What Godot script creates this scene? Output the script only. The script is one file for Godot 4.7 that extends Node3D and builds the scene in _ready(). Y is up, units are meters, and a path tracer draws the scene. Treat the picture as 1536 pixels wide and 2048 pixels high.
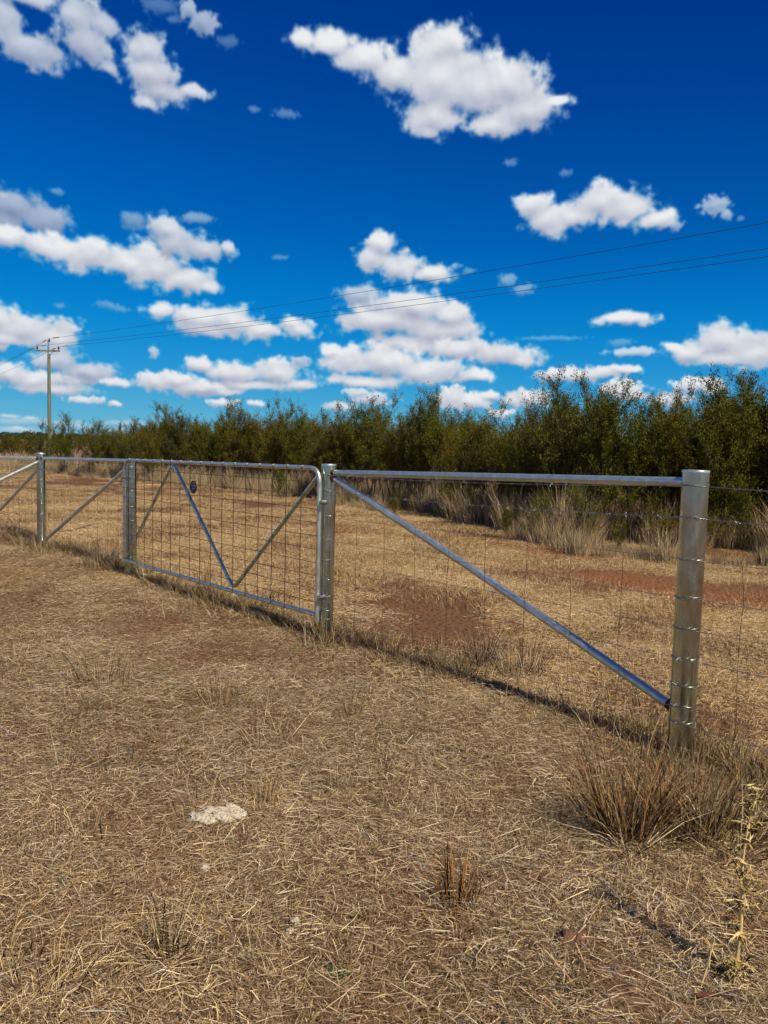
extends Node3D
# Dry paddock with a galvanised steel farm gate and brace panels, scrub thicket behind, power line, cumulus sky.

const EYE := Vector3(0, 1.42, 0)
const FOCAL := 1538.0                       # photograph pixels (1536 x 2048)
const PITCH := 4.4
const ROLL := 0.025
const SUN_EL := 47.0
const SHADOW_DIR := Vector2(-0.60, -0.80)   # where shadows fall on the ground (x, z)
const LINE_R := Vector2(1.46, -3.62)        # the fence line starts at the big end post
const LINE_D := Vector2(-0.66204, -0.74946) # and runs this way
const LINE_N := Vector2(-0.74946, 0.66204)  # its near side

var look: Basis
var rng := RandomNumberGenerator.new()
var hills := FastNoiseLite.new()
var patchy := FastNoiseLite.new()
var billow := FastNoiseLite.new()
var puff := FastNoiseLite.new()
var taken := {}
var M := {}


# ------------------------------------------------------------------ mesh builder
class MB:
	var v := PackedVector3Array()
	var n := PackedVector3Array()
	var c := PackedColorArray()
	var ix := PackedInt32Array()

	func blade(p0: Vector3, p1: Vector3, p2: Vector3, side: Vector3, w: float, col: Color) -> void:
		var b := v.size()
		var s := side * w
		var up := (p1 - p0).cross(side).normalized()
		if up.y < 0.0:
			up = -up
		v.append(p0 - s); v.append(p0 + s); v.append(p1 - s * 0.8); v.append(p1 + s * 0.8); v.append(p2)
		for k in 5:
			n.append(up)
			c.append(col)
		ix.append_array(PackedInt32Array([b, b + 2, b + 1, b + 1, b + 2, b + 3, b + 2, b + 4, b + 3]))

	func leaf(p: Vector3, d: Vector3, side: Vector3, ln: float, w: float, col: Color) -> void:
		var b := v.size()
		var nn := d.cross(side).normalized()
		var mid := p + d * (ln * 0.5)
		v.append(p); v.append(mid + side * w); v.append(p + d * ln); v.append(mid - side * w)
		for k in 4:
			n.append(nn)
			c.append(col)
		ix.append_array(PackedInt32Array([b, b + 1, b + 2, b, b + 2, b + 3]))

	func tube(pts: PackedVector3Array, radii, sides := 10, col := Color.WHITE, cap := true) -> void:
		var last := pts.size() - 1
		var ref := Vector3.UP
		var t0 := (pts[1] - pts[0]).normalized()
		if absf(t0.dot(ref)) > 0.9:
			ref = Vector3.RIGHT
		var u := t0.cross(ref).normalized()
		var b := v.size()
		for k in last + 1:
			var t := (pts[mini(k + 1, last)] - pts[maxi(k - 1, 0)]).normalized()
			u = (u - t * u.dot(t)).normalized()
			var w := t.cross(u)
			var r: float = radii[k] if radii is PackedFloat32Array else radii
			for s in sides:
				var a := TAU * s / sides
				var o := u * cos(a) + w * sin(a)
				v.append(pts[k] + o * r); n.append(o); c.append(col)
		for k in last:
			for s in sides:
				var a := b + k * sides + s
				var e := b + k * sides + (s + 1) % sides
				ix.append_array(PackedInt32Array([a, a + sides, e, e, a + sides, e + sides]))
		if cap:
			for end in [0, last]:
				var t := (pts[1] - pts[0]).normalized() * -1.0 if end == 0 else (pts[last] - pts[last - 1]).normalized()
				var b2 := v.size()
				v.append(pts[end]); n.append(t); c.append(col)
				for s in sides:
					v.append(v[b + end * sides + s]); n.append(t); c.append(col)
				for s in sides:
					var a := b2 + 1 + s
					var e := b2 + 1 + (s + 1) % sides
					ix.append_array(PackedInt32Array([b2, a, e]) if end == 0 else PackedInt32Array([b2, e, a]))

	func lathe(base: Vector3, prof: PackedVector2Array, sides := 20, col := Color.WHITE) -> void:
		# prof: (radius, height) from the bottom up
		var b := v.size()
		for k in prof.size():
			var p := prof[k]
			var d := (prof[mini(k + 1, prof.size() - 1)] - prof[maxi(k - 1, 0)]).normalized()
			for s in sides:
				var a := TAU * s / sides
				v.append(base + Vector3(cos(a) * p.x, p.y, sin(a) * p.x))
				n.append(Vector3(cos(a) * d.y, -d.x, sin(a) * d.y).normalized()); c.append(col)
		for k in prof.size() - 1:
			for s in sides:
				var a := b + k * sides + s
				var e := b + k * sides + (s + 1) % sides
				ix.append_array(PackedInt32Array([a, e, a + sides, e, e + sides, a + sides]))

	func box(xf: Transform3D, size: Vector3, col := Color.WHITE) -> void:
		for ax in 3:
			for sg in [-1.0, 1.0]:
				var nn := Vector3.ZERO
				nn[ax] = sg
				var a := Vector3.ZERO
				a[(ax + 1) % 3] = 1.0
				var e := nn.cross(a)
				var b := v.size()
				for q in [[-1, -1], [1, -1], [1, 1], [-1, 1]]:
					v.append(xf * ((nn + a * q[0] + e * q[1]) * size * 0.5)); n.append((xf.basis * nn).normalized()); c.append(col)
				ix.append_array(PackedInt32Array([b, b + 2, b + 1, b, b + 3, b + 2]))

	func mesh() -> ArrayMesh:
		var a := []
		a.resize(Mesh.ARRAY_MAX)
		a[Mesh.ARRAY_VERTEX] = v; a[Mesh.ARRAY_NORMAL] = n; a[Mesh.ARRAY_COLOR] = c; a[Mesh.ARRAY_INDEX] = ix
		var m := ArrayMesh.new()
		m.add_surface_from_arrays(Mesh.PRIMITIVE_TRIANGLES, a)
		return m


# ------------------------------------------------------------------ small helpers
func ray(x: float, y: float) -> Vector3:
	return look * Vector3((x - 768.0) / FOCAL, -(y - 1024.0) / FOCAL, -1.0)

func ground(x: float, y: float) -> Vector3:
	var d := ray(x, y)
	var p := EYE + d * (-EYE.y / d.y)
	return Vector3(p.x, height(p.x, p.z), p.z)

func on_line(s: float, h: float, off := 0.0) -> Vector3:
	var p := LINE_R + LINE_D * s + LINE_N * off
	return Vector3(p.x, h, p.y)

func height(x: float, z: float) -> float:
	var r := sqrt(x * x + z * z)
	var near := 1.0 - smoothstep(30.0, 60.0, r)
	var h := (hills.get_noise_2d(x * 60.0, z * 60.0) * 0.035 + hills.get_noise_2d(x * 230.0 + 71.0, z * 230.0) * 0.016) * near
	return h + 4.3 * smoothstep(150.0, 640.0, r) + hills.get_noise_2d(x * 0.4, z * 0.4) * 1.2 * smoothstep(200.0, 600.0, r)

func numbered(called: String) -> String:
	if not taken.has(called):
		taken[called] = 0
		return called
	taken[called] += 1
	return "%s_%03d" % [called, taken[called]]

func thing(called: String, label: String, category: String, at := Vector3.ZERO, group := "") -> Node3D:
	var o := Node3D.new()
	o.name = numbered(called)
	add_child(o)
	o.position = at
	o.set_meta("label", label)
	o.set_meta("category", category)
	if group:
		o.set_meta("group", group)
	return o

func part(parent: Node, called: String, m: Mesh, mat: Material, at := Vector3.ZERO) -> MeshInstance3D:
	var o := MeshInstance3D.new()
	o.name = called
	o.mesh = m
	o.material_override = mat
	o.position = at
	parent.add_child(o, true)
	return o

func path(a: Array) -> PackedVector3Array:
	return PackedVector3Array(a)

func bent(pts: Array, r: float, steps := 6) -> PackedVector3Array:
	# a polyline with its inner corners rounded
	var out := PackedVector3Array([pts[0]])
	for k in range(1, pts.size() - 1):
		var p: Vector3 = pts[k]
		var a: Vector3 = p + (pts[k - 1] - p).normalized() * r
		var b: Vector3 = p + (pts[k + 1] - p).normalized() * r
		for q in steps + 1:
			var t := float(q) / steps
			out.append(a.lerp(p, t).lerp(p.lerp(b, t), t))
	out.append(pts[-1])
	return out

func single_tube(pts: PackedVector3Array, r, sides := 12) -> ArrayMesh:
	var b := MB.new()
	b.tube(pts, r, sides)
	return b.mesh()

func pick(pal: Array) -> Color:
	var c: Color = pal[rng.randi() % pal.size()]
	var f := rng.randf_range(0.52, 1.25)
	return Color(c.r * f, c.g * f, c.b * f)


# ------------------------------------------------------------------ materials
func noise_tex(freq: float, oct: int, stops: Array, size := 512, type := FastNoiseLite.TYPE_SIMPLEX_SMOOTH, sd := 1) -> ImageTexture:
	var nz := FastNoiseLite.new()
	nz.noise_type = type
	nz.seed = sd
	nz.frequency = freq
	nz.fractal_octaves = oct
	var im := nz.get_seamless_image(size, size)
	var g := Gradient.new()
	g.offsets = PackedFloat32Array(stops.map(func(s): return s[0]))
	g.colors = PackedColorArray(stops.map(func(s): return s[1]))
	var lut := []
	for k in 256:
		lut.append(g.sample(k / 255.0))
	var out := Image.create(size, size, false, Image.FORMAT_RGB8)
	for y in size:
		for x in size:
			out.set_pixel(x, y, lut[int(im.get_pixel(x, y).r * 255.0)])
	return ImageTexture.create_from_image(out)

func grey(v: float) -> Color:
	return Color(v, v, v)

func plant_mat(back := Color(0, 0, 0)) -> StandardMaterial3D:
	var m := StandardMaterial3D.new()
	m.vertex_color_use_as_albedo = true
	m.roughness = 0.75
	m.metallic_specular = 0.25
	m.cull_mode = BaseMaterial3D.CULL_DISABLED
	if back != Color(0, 0, 0):
		m.backlight_enabled = true
		m.backlight = back
	return m

func materials() -> void:
	var spangle := noise_tex(0.03, 4, [[0.0, grey(0.72)], [0.45, grey(0.82)], [0.6, grey(0.86)], [1.0, grey(0.95)]], 256, FastNoiseLite.TYPE_CELLULAR, 4)
	var dull := noise_tex(0.018, 4, [[0.0, grey(0.14)], [0.5, grey(0.21)], [1.0, grey(0.34)]], 256, FastNoiseLite.TYPE_SIMPLEX_SMOOTH, 9)
	var steel := StandardMaterial3D.new()
	steel.albedo_color = Color(0.90, 0.95, 0.90)
	steel.albedo_texture = spangle
	steel.metallic = 1.0
	steel.roughness = 1.0
	steel.roughness_texture = dull
	steel.uv1_triplanar = true
	steel.uv1_world_triplanar = true
	steel.uv1_scale = Vector3(3.1, 1.2, 3.1)
	M.steel = steel
	var pipe: StandardMaterial3D = steel.duplicate()
	pipe.albedo_color = Color(0.94, 0.97, 0.93)
	pipe.metallic = 0.88
	pipe.roughness_texture = noise_tex(0.018, 4, [[0.0, grey(0.28)], [0.5, grey(0.38)], [1.0, grey(0.52)]], 256, FastNoiseLite.TYPE_SIMPLEX_SMOOTH, 14)
	M.pipe = pipe
	var wire := StandardMaterial3D.new()
	wire.albedo_color = Color(0.62, 0.62, 0.60)
	wire.metallic = 1.0
	wire.roughness = 0.38
	M.wire = wire
	var mesh_wire := StandardMaterial3D.new()
	mesh_wire.albedo_color = Color(0.30, 0.25, 0.21)
	mesh_wire.metallic = 0.4
	mesh_wire.roughness = 0.5
	M.mesh_wire = mesh_wire
	var rust := StandardMaterial3D.new()
	rust.albedo_color = Color(0.48, 0.29, 0.17)
	rust.albedo_texture = noise_tex(0.05, 4, [[0.0, Color(0.5, 0.4, 0.35)], [1.0, Color(1.0, 0.95, 0.9)]], 128)
	rust.uv1_triplanar = true
	rust.uv1_scale = Vector3(8, 8, 8)
	rust.roughness = 0.9
	rust.metallic = 0.2
	M.rust = rust
	M.straw = plant_mat(Color(0.25, 0.25, 0.25))
	M.leaf = plant_mat(Color(0.45, 0.5, 0.3))
	M.bark = plant_mat()
	var soil := StandardMaterial3D.new()
	soil.vertex_color_use_as_albedo = true
	soil.albedo_texture = noise_tex(0.02, 6, [[0.0, Color(0.50, 0.46, 0.42)], [0.4, Color(0.80, 0.77, 0.74)], [0.55, Color(0.92, 0.91, 0.89)], [1.0, Color(1, 1, 1)]], 1024, FastNoiseLite.TYPE_SIMPLEX, 2)
	soil.uv1_triplanar = true
	soil.uv1_world_triplanar = true
	soil.uv1_scale = Vector3(0.9, 0.9, 0.9)
	soil.roughness = 0.95
	soil.metallic_specular = 0.2
	soil.heightmap_enabled = true
	soil.heightmap_texture = noise_tex(0.035, 5, [[0.0, grey(0.0)], [1.0, grey(1.0)]], 512, FastNoiseLite.TYPE_SIMPLEX, 8)
	soil.heightmap_scale = 0.7
	M.soil = soil
	var timber := StandardMaterial3D.new()
	timber.albedo_color = Color(0.45, 0.50, 0.40)
	timber.albedo_texture = noise_tex(0.02, 5, [[0.0, Color(0.7, 0.7, 0.66)], [1.0, Color(1, 1, 1)]], 256)
	timber.uv1_triplanar = true
	timber.uv1_scale = Vector3(2.5, 0.15, 2.5)
	timber.roughness = 0.85
	M.timber = timber
	var porcelain := StandardMaterial3D.new()
	porcelain.albedo_color = Color(0.20, 0.22, 0.22)
	porcelain.roughness = 0.25
	M.porcelain = porcelain
	var cable := StandardMaterial3D.new()
	cable.albedo_color = Color(0.16, 0.17, 0.19)
	cable.roughness = 0.6
	cable.metallic = 0.3
	M.cable = cable
	var pale := StandardMaterial3D.new()
	pale.albedo_color = Color(0.74, 0.73, 0.70)
	pale.roughness = 0.6
	M.sleeve = pale
	var black := StandardMaterial3D.new()
	black.albedo_color = Color(0.055, 0.05, 0.075)
	black.roughness = 0.45
	M.plate = black
	var print_mat := StandardMaterial3D.new()
	print_mat.albedo_color = Color(0.66, 0.64, 0.70)
	print_mat.roughness = 0.6
	M.print = print_mat
	var stone := StandardMaterial3D.new()
	stone.vertex_color_use_as_albedo = true
	stone.albedo_texture = noise_tex(0.03, 5, [[0.0, Color(0.55, 0.5, 0.42)], [0.5, Color(0.9, 0.88, 0.84)], [1.0, Color(1, 1, 1)]], 256, FastNoiseLite.TYPE_SIMPLEX, 5)
	stone.uv1_triplanar = true
	stone.uv1_scale = Vector3(9, 9, 9)
	stone.roughness = 0.95
	stone.heightmap_enabled = true
	stone.heightmap_texture = noise_tex(0.05, 5, [[0.0, grey(0.0)], [1.0, grey(1.0)]], 256, FastNoiseLite.TYPE_SIMPLEX, 6)
	stone.heightmap_scale = 0.6
	M.stone = stone


# ------------------------------------------------------------------ sky
const SKY_W := 4096
const SKY_H := 2048

# Each cloud: [strength, brightness, [x, y, rx, ry in photograph pixels] ...]; turned into directions below.
func cloud_list() -> Array:
	return [
		[0.50, 0.85, [60, 842, 100, 7], [150, 852, 70, 5], [30, 860, 60, 6], [100, 866, 60, 4], [250, 846, 50, 5], [230, 860, 60, 4]],
		[0.7, 0.95, [40, 858, 26, 5], [60, 836, 14, 4], [20, 832, 24, 4]],
		[0.35, 0.9, [320, 10, 40, 18], [458, 85, 24, 14], [345, 40, 16, 10]],
		[0.40, 0.9, [572, 228, 26, 11], [1022, 325, 16, 8], [1130, 345, 14, 7], [560, 516, 18, 6], [510, 218, 12, 8]],
		[0.45, 0.85, [215, 610, 26, 8], [120, 611, 14, 6], [240, 618, 18, 7], [115, 383, 14, 7], [935, 542, 14, 8]],
		[0.40, 0.9, [1100, 676, 70, 4], [1240, 686, 26, 9], [1480, 437, 8, 6]],
		[0.9, 0.9, [8, 45, 44, 56], [66, 102, 76, 38], [158, 30, 50, 38], [178, 88, 52, 42], [208, 45, 30, 28], [66, -6, 64, 17], [215, 130, 22, 16]],
		[0.95, 0.95, [290, 92, 44, 40], [300, 145, 58, 45], [325, 185, 60, 30], [388, 184, 34, 16], [292, 205, 26, 18]],
		[0.75, 0.95, [405, 45, 32, 24], [374, 14, 16, 18]],
		[1.0, 1.0, [605, 78, 36, 18], [665, 82, 52, 28], [720, 112, 60, 34], [790, 142, 62, 38], [885, 92, 72, 44], [890, 150, 112, 66], [960, 180, 110, 62], [1020, 170, 68, 58], [1055, 215, 62, 42], [1112, 200, 38, 14], [862, 228, 60, 44], [850, 264, 30, 17], [1000, 245, 70, 25]],
		[1.0, 1.0, [1070, 415, 46, 30], [1108, 442, 56, 34], [1200, 400, 56, 38], [1250, 410, 66, 40], [1310, 436, 42, 20], [1150, 432, 60, 28]],
		[0.75, 0.95, [1428, 412, 30, 18], [1455, 428, 15, 10], [1352, 450, 16, 10]],
		[0.85, 0.72, [30, 408, 52, 32], [92, 440, 54, 36], [10, 445, 50, 30]],
		[1.0, 1.0, [15, 470, 50, 25], [100, 490, 82, 30], [180, 506, 72, 38], [262, 522, 82, 40], [305, 532, 72, 44], [365, 556, 70, 28], [415, 570, 34, 15]],
		[0.95, 0.93, [332, 455, 42, 28], [352, 486, 56, 32], [410, 502, 50, 22], [460, 497, 18, 14]],
		[0.6, 0.8, [268, 440, 26, 20], [395, 436, 34, 11]],
		[1.0, 1.0, [765, 490, 28, 30], [742, 520, 40, 28], [800, 530, 56, 28], [862, 546, 44, 18]],
		[0.9, 0.82, [720, 588, 48, 20], [755, 612, 60, 22], [700, 640, 26, 14]],
		[1.0, 0.95, [830, 612, 72, 34], [900, 626, 46, 24], [780, 645, 102, 28], [880, 662, 84, 28], [830, 688, 80, 22]],
		[1.0, 0.95, [1000, 710, 80, 22], [920, 700, 72, 24], [1042, 722, 40, 13]],
		[1.0, 1.0, [700, 720, 66, 30], [780, 725, 72, 34], [860, 742, 82, 26], [950, 750, 44, 13], [740, 762, 92, 15], [660, 700, 26, 14]],
		[1.0, 0.97, [322, 622, 36, 20], [400, 634, 62, 27], [460, 640, 62, 32], [520, 660, 44, 22], [400, 658, 60, 16]],
		[1.0, 1.0, [598, 657, 40, 20]],
		[0.6, 0.85, [1014, 560, 20, 12], [1046, 578, 24, 11]],
		[1.0, 1.0, [1250, 638, 64, 16]],
		[1.0, 1.0, [1440, 680, 56, 36], [1500, 694, 72, 36], [1382, 704, 50, 20], [1565, 700, 60, 38], [1460, 716, 92, 18], [1352, 695, 24, 12]],
		[0.85, 0.95, [1265, 705, 48, 9]],
		[1.0, 0.98, [1130, 750, 60, 15], [1200, 744, 56, 13], [1255, 738, 34, 9]],
		[1.0, 1.0, [1060, 795, 42, 20], [1030, 800, 26, 14], [1245, 778, 46, 20], [1262, 792, 32, 11]],
		[1.0, 1.0, [1400, 768, 50, 15], [1346, 797, 42, 18], [1432, 780, 30, 12]],
		[0.95, 0.82, [110, 722, 52, 24], [180, 745, 58, 19], [150, 760, 80, 14]],
		[1.0, 0.97, [20, 745, 52, 22], [70, 758, 66, 20], [100, 776, 92, 14], [235, 767, 34, 10]],
		[1.0, 0.97, [310, 764, 46, 18], [400, 776, 72, 16], [360, 760, 42, 14], [442, 785, 42, 8]],
		[1.0, 0.97, [398, 730, 36, 17], [470, 746, 62, 24], [550, 744, 62, 26], [602, 768, 40, 10], [500, 770, 92, 10]],
		[0.95, 1.0, [172, 799, 40, 7], [230, 808, 15, 5]],
		[0.95, 1.0, [445, 806, 30, 8], [510, 806, 20, 6]],
		[0.8, 0.9, [600, 725, 22, 12], [308, 703, 9, 12]],
		[0.9, 0.95, [740, 797, 46, 13], [680, 812, 32, 10], [715, 785, 26, 9]],
		[1.0, 1.0, [905, 795, 36, 22], [940, 803, 44, 18], [985, 790, 22, 8], [1000, 826, 26, 9]],
		[0.9, 0.9, [130, 655, 34, 12], [35, 648, 40, 8], [2, 692, 14, 12]],
	]

func cloud_body(e: Array, u: float, v: float) -> float:
	var m := -9.0
	for q: Vector4 in e:
		var dx := (u - q.x) / q.z
		var dy := (v - q.y) / q.w
		var a := 1.0 - sqrt(dx * dx + dy * dy)
		var h := clampf(0.5 + 0.5 * (a - m) / 0.30, 0.0, 1.0)
		m = lerpf(m, a, h) + 0.30 * h * (1.0 - h)
	return m

func cloud_field(e: Array, u: float, v: float, sc: float) -> Vector2:
	# x: density with its ragged edge; y: the smooth swelling that the light models
	var k := 22.0 / sc
	var swell := puff.get_noise_2d(u * k * 1.5, v * k * 1.8)
	var wu := u + puff.get_noise_2d(u * k, v * k + 300.0) * sc * 0.26
	var wv := v + puff.get_noise_2d(u * k + 700.0, v * k) * sc * 0.2
	var m := cloud_body(e, wu, wv)
	if m < -0.9:
		return Vector2(m, m)
	var f := billow.get_noise_2d(u * k * 3.8, v * k * 4.1)
	return Vector2(m + 0.16 + f * 0.72 * (1.0 - 0.75 * smoothstep(0.05, 0.45, m)) + swell * 0.12, m * 0.9 + swell * 0.6 + f * 0.22)

func to_sky(x: float, y: float) -> Vector2:
	var d := ray(x, y).normalized()
	return Vector2(atan2(d.x, -d.z), -asin(d.y)) * FOCAL

func build_sky() -> Sky:
	# clear air: colour by elevation, a little deeper towards the right of the view and round again
	var rows := [[-90.0, Color8(126, 128, 118)], [-0.5, Color8(136, 176, 196)], [0.0, Color8(130, 188, 212)], [0.7, Color8(120, 186, 213)], [2.2, Color8(94, 177, 212)], [5.7, Color8(40, 151, 214)], [8.5, Color8(14, 135, 208)], [11.0, Color8(4, 121, 200)], [15.0, Color8(0, 99, 181)], [20.8, Color8(0, 78, 162)], [25.0, Color8(0, 66, 149)], [29.0, Color8(0, 58, 139)], [40.0, Color8(0, 51, 129)], [90.0, Color8(0, 48, 124)]]
	var small := Image.create(64, 256, false, Image.FORMAT_RGBAF)
	for y in 256:
		var el := 90.0 - (y + 0.5) / 256.0 * 180.0
		var c: Color = rows[0][1]
		for k in rows.size() - 1:
			if el >= rows[k][0]:
				c = rows[k][1].lerp(rows[k + 1][1], clampf((el - rows[k][0]) / (rows[k + 1][0] - rows[k][0]), 0.0, 1.0))
		for x in 64:
			var az := (x + 0.5) / 64.0 * TAU
			var f := 1.0 - 0.17 * sin(az) * smoothstep(2.0, 20.0, el)
			small.set_pixel(x, y, Color(c.r * f, c.g * f, c.b * (1.0 - (1.0 - f) * 0.6), 1.0))
	small.resize(SKY_W, SKY_H, Image.INTERPOLATE_BILINEAR)
	small.convert(Image.FORMAT_RGBA8)
	var sky := small
	# the cloud field in view, in directions
	var tw := 800
	var th := 470
	var tile := Image.create(tw, th, false, Image.FORMAT_RGBA8)
	var per := TAU / SKY_W
	for cl: Array in cloud_list():
		var e := []
		var lo := Vector2(1e9, 1e9)
		var hi := Vector2(-1e9, -1e9)
		var size := 0.0
		for q: Array in cl.slice(2):
			var p := to_sky(q[0], q[1])
			var rx := (to_sky(q[0] + q[2], q[1]) - to_sky(q[0] - q[2], q[1])).length() * 0.5
			var ry := (to_sky(q[0], q[1] + q[3]) - to_sky(q[0], q[1] - q[3])).length() * 0.5
			e.append(Vector4(p.x, p.y, rx, ry))
			size += sqrt(rx * ry)
			lo = lo.min(p - Vector2(rx, ry))
			hi = hi.max(p + Vector2(rx, ry))
		size /= e.size()
		var sc := clampf(size, 9.0, 42.0)
		var grow := Vector2(sc, sc) * 1.3
		var x0 := maxi(0, int((lo.x - grow.x) / FOCAL / per) + tw / 2)
		var x1 := mini(tw - 1, int((hi.x + grow.x) / FOCAL / per) + tw / 2)
		var y0 := maxi(0, int((lo.y - grow.y) / FOCAL / per) + th)
		var y1 := mini(th - 1, int((hi.y + grow.y) / FOCAL / per) + th)
		var soft := (0.60 if sc > 26.0 else 0.44) if cl[0] > 0.7 else 0.7
		for y in range(y0, y1 + 1):
			var v := (y + 0.5 - th) * per * FOCAL
			var down := clampf((v - lo.y) / maxf(hi.y - lo.y, 1.0), 0.0, 1.0)
			for x in range(x0, x1 + 1):
				var u := (x + 0.5 - tw / 2) * per * FOCAL
				var f := cloud_field(e, u, v, sc)
				var a := smoothstep(-0.10, soft, f.x)
				if a <= 0.004:
					continue
				var f2 := cloud_field(e, u + sc * 0.10, v - sc * 0.42, sc)
				var relief := clampf(0.72 + (f.y - f2.y) * 0.66 - down * 0.34 + (1.0 - a) * 0.08, 0.0, 1.0)
				var lit := Color(0.655, 0.685, 0.765).lerp(Color(0.925, 0.93, 0.937), relief)
				var br: float = lerpf(0.84, 1.0, (cl[1] - 0.7) / 0.3)
				lit = Color(lit.r * br, lit.g * br, lit.b * lerpf(br, 1.0, 0.35))
				var al: float = a * cl[0]
				var was := tile.get_pixel(x, y)
				var oa := al + was.a * (1.0 - al)
				tile.set_pixel(x, y, Color((lit.r * al + was.r * was.a * (1.0 - al)) / oa, (lit.g * al + was.g * was.a * (1.0 - al)) / oa, (lit.b * al + was.b * was.a * (1.0 - al)) / oa, oa))
	# the same kind of sky all the way round
	var turned: Image = tile.duplicate()
	turned.flip_x()
	var full := Rect2i(0, 0, tw, th)
	for k in 7:
		var src := tile if k % 2 == 0 else turned
		var cx := k * SKY_W / 7 + (0 if k == 0 else int(rng.randf_range(-25, 25)))
		var oy: int = SKY_H / 2 - th
		var at := cx - tw / 2
		for wrap in [0, SKY_W, -SKY_W]:
			if at + wrap < SKY_W and at + wrap + tw > 0:
				sky.blend_rect(src, full, Vector2i(at + wrap, oy))
	# and overhead, with larger clouds
	var over := tile.get_region(Rect2i(60, 20, 680, 260))
	over.resize(1200, 420, Image.INTERPOLATE_BILINEAR)
	for k in 4:
		sky.blend_rect(over, Rect2i(0, 0, 1200, 420), Vector2i(k * 1024 - 90, SKY_H / 2 - 470 - 400))
		over.flip_x()
	var pm := PanoramaSkyMaterial.new()
	pm.panorama = ImageTexture.create_from_image(sky)
	var s := Sky.new()
	s.sky_material = pm
	return s


# ------------------------------------------------------------------ ground
func build_ground() -> void:
	var b := MB.new()
	var na := 288
	var radii := [0.0]
	var r := 0.25
	while r < 20.0:
		radii.append(r)
		r *= 1.035
	while r < 4000.0:
		radii.append(r)
		r *= 1.10
	var red := [[ground(1250, 1165), 2.6, 0.45], [ground(1120, 1108), 1.6, 0.5], [ground(640, 1058), 1.8, 0.6], [ground(1460, 1200), 1.3, 0.35], [ground(760, 1045), 1.5, 0.5]]
	for q in radii.size():
		for k in na:
			var a := TAU * k / na
			var x: float = sin(a) * radii[q]
			var z: float = -cos(a) * radii[q]
			b.v.append(Vector3(x, height(x, z), z))
			var e: float = 0.04 + radii[q] * 0.01
			b.n.append(Vector3(height(x - e, z) - height(x + e, z), 2.0 * e, height(x, z - e) - height(x, z + e)).normalized())
			var t := patchy.get_noise_2d(x * 14.0, z * 14.0)
			var col := Color(0.170, 0.092, 0.048).lerp(Color(0.20, 0.118, 0.064), clampf(t + 0.5, 0.0, 1.0))
			for p in red:
				var d := Vector2(x - p[0].x, z - p[0].z)
				var al := Vector2(d.dot(LINE_D) / p[1], d.dot(LINE_N) / (p[1] * p[2]))
				var w := clampf(1.25 - al.length() + t * 0.6, 0.0, 1.0)
				col = col.lerp(Color(0.27, 0.118, 0.058), w * 0.7)
			b.c.append(col)
	var split := 0
	for q in radii.size():
		if radii[q] < 46.0:
			split = q
	var field := MB.new()
	for k in b.v.size():
		field.v.append(b.v[k])
		field.n.append(b.n[k])
		field.c.append(Color(0.33, 0.21, 0.135))
	for q in radii.size() - 1:
		for k in na:
			var a := q * na + k
			var e := q * na + (k + 1) % na
			(b if q < split else field).ix.append_array(PackedInt32Array([a, a + na, e, e, a + na, e + na]))
	part(self, "ground", b.mesh(), M.soil).set_meta("kind", "structure")
	part(self, "stubble_field", field.mesh(), M.soil).set_meta("kind", "structure")


# ------------------------------------------------------------------ grass
const PALE := [Color(0.60, 0.46, 0.265), Color(0.68, 0.55, 0.34), Color(0.52, 0.375, 0.195)]
const GOLD := [Color(0.43, 0.31, 0.15), Color(0.49, 0.37, 0.19), Color(0.39, 0.265, 0.12)]
const BROWN := [Color(0.27, 0.17, 0.085), Color(0.20, 0.12, 0.06), Color(0.30, 0.20, 0.11)]
const ASH := [Color(0.36, 0.32, 0.26), Color(0.28, 0.25, 0.21), Color(0.44, 0.40, 0.34)]
const DARK := [Color(0.10, 0.06, 0.03), Color(0.13, 0.08, 0.04)]

func litter_patch(count: int, radius: float, mix: Array, long := 1.0, high := 0.024) -> ArrayMesh:
	var b := MB.new()
	var comb := rng.randf() * TAU
	for k in count:
		var a := rng.randf() * TAU
		var r := radius * sqrt(rng.randf()) * rng.randf_range(0.7, 1.15)
		var yaw := comb + rng.randfn(0.0, 0.55) if rng.randf() < 0.45 else rng.randf() * TAU
		var ln := (rng.randf_range(0.025, 0.075) if rng.randf() < 0.6 else rng.randf_range(0.06, 0.15)) * long
		var h := 0.002 + pow(rng.randf(), 2.2) * high
		var tilt := rng.randfn(0.0, 0.16)
		var d := Vector3(cos(yaw) * cos(tilt), sin(tilt), sin(yaw) * cos(tilt))
		var side := Vector3(-sin(yaw), rng.randf_range(-0.7, 0.7), cos(yaw)).normalized()
		var p0 := Vector3(cos(a) * r, h - d.y * ln * 0.5, sin(a) * r)
		var bow := Vector3(-sin(yaw), 0.25, cos(yaw)) * rng.randfn(0.0, 0.10) * ln
		p0.y = maxf(p0.y, 0.0)
		var p1 := p0 + d * ln * 0.5 + bow
		var p2 := p0 + d * ln + Vector3(0, -0.05 * ln, 0)
		p2.y = maxf(p2.y, 0.0)
		var u := rng.randf()
		var pal: Array = mix[0] if u < 0.40 else mix[1] if u < 0.72 else mix[2] if u < 0.92 else mix[3]
		b.blade(p0, p1, p2, side, rng.randf_range(0.0005, 0.0013), pick(pal))
	return b.mesh()

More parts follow.
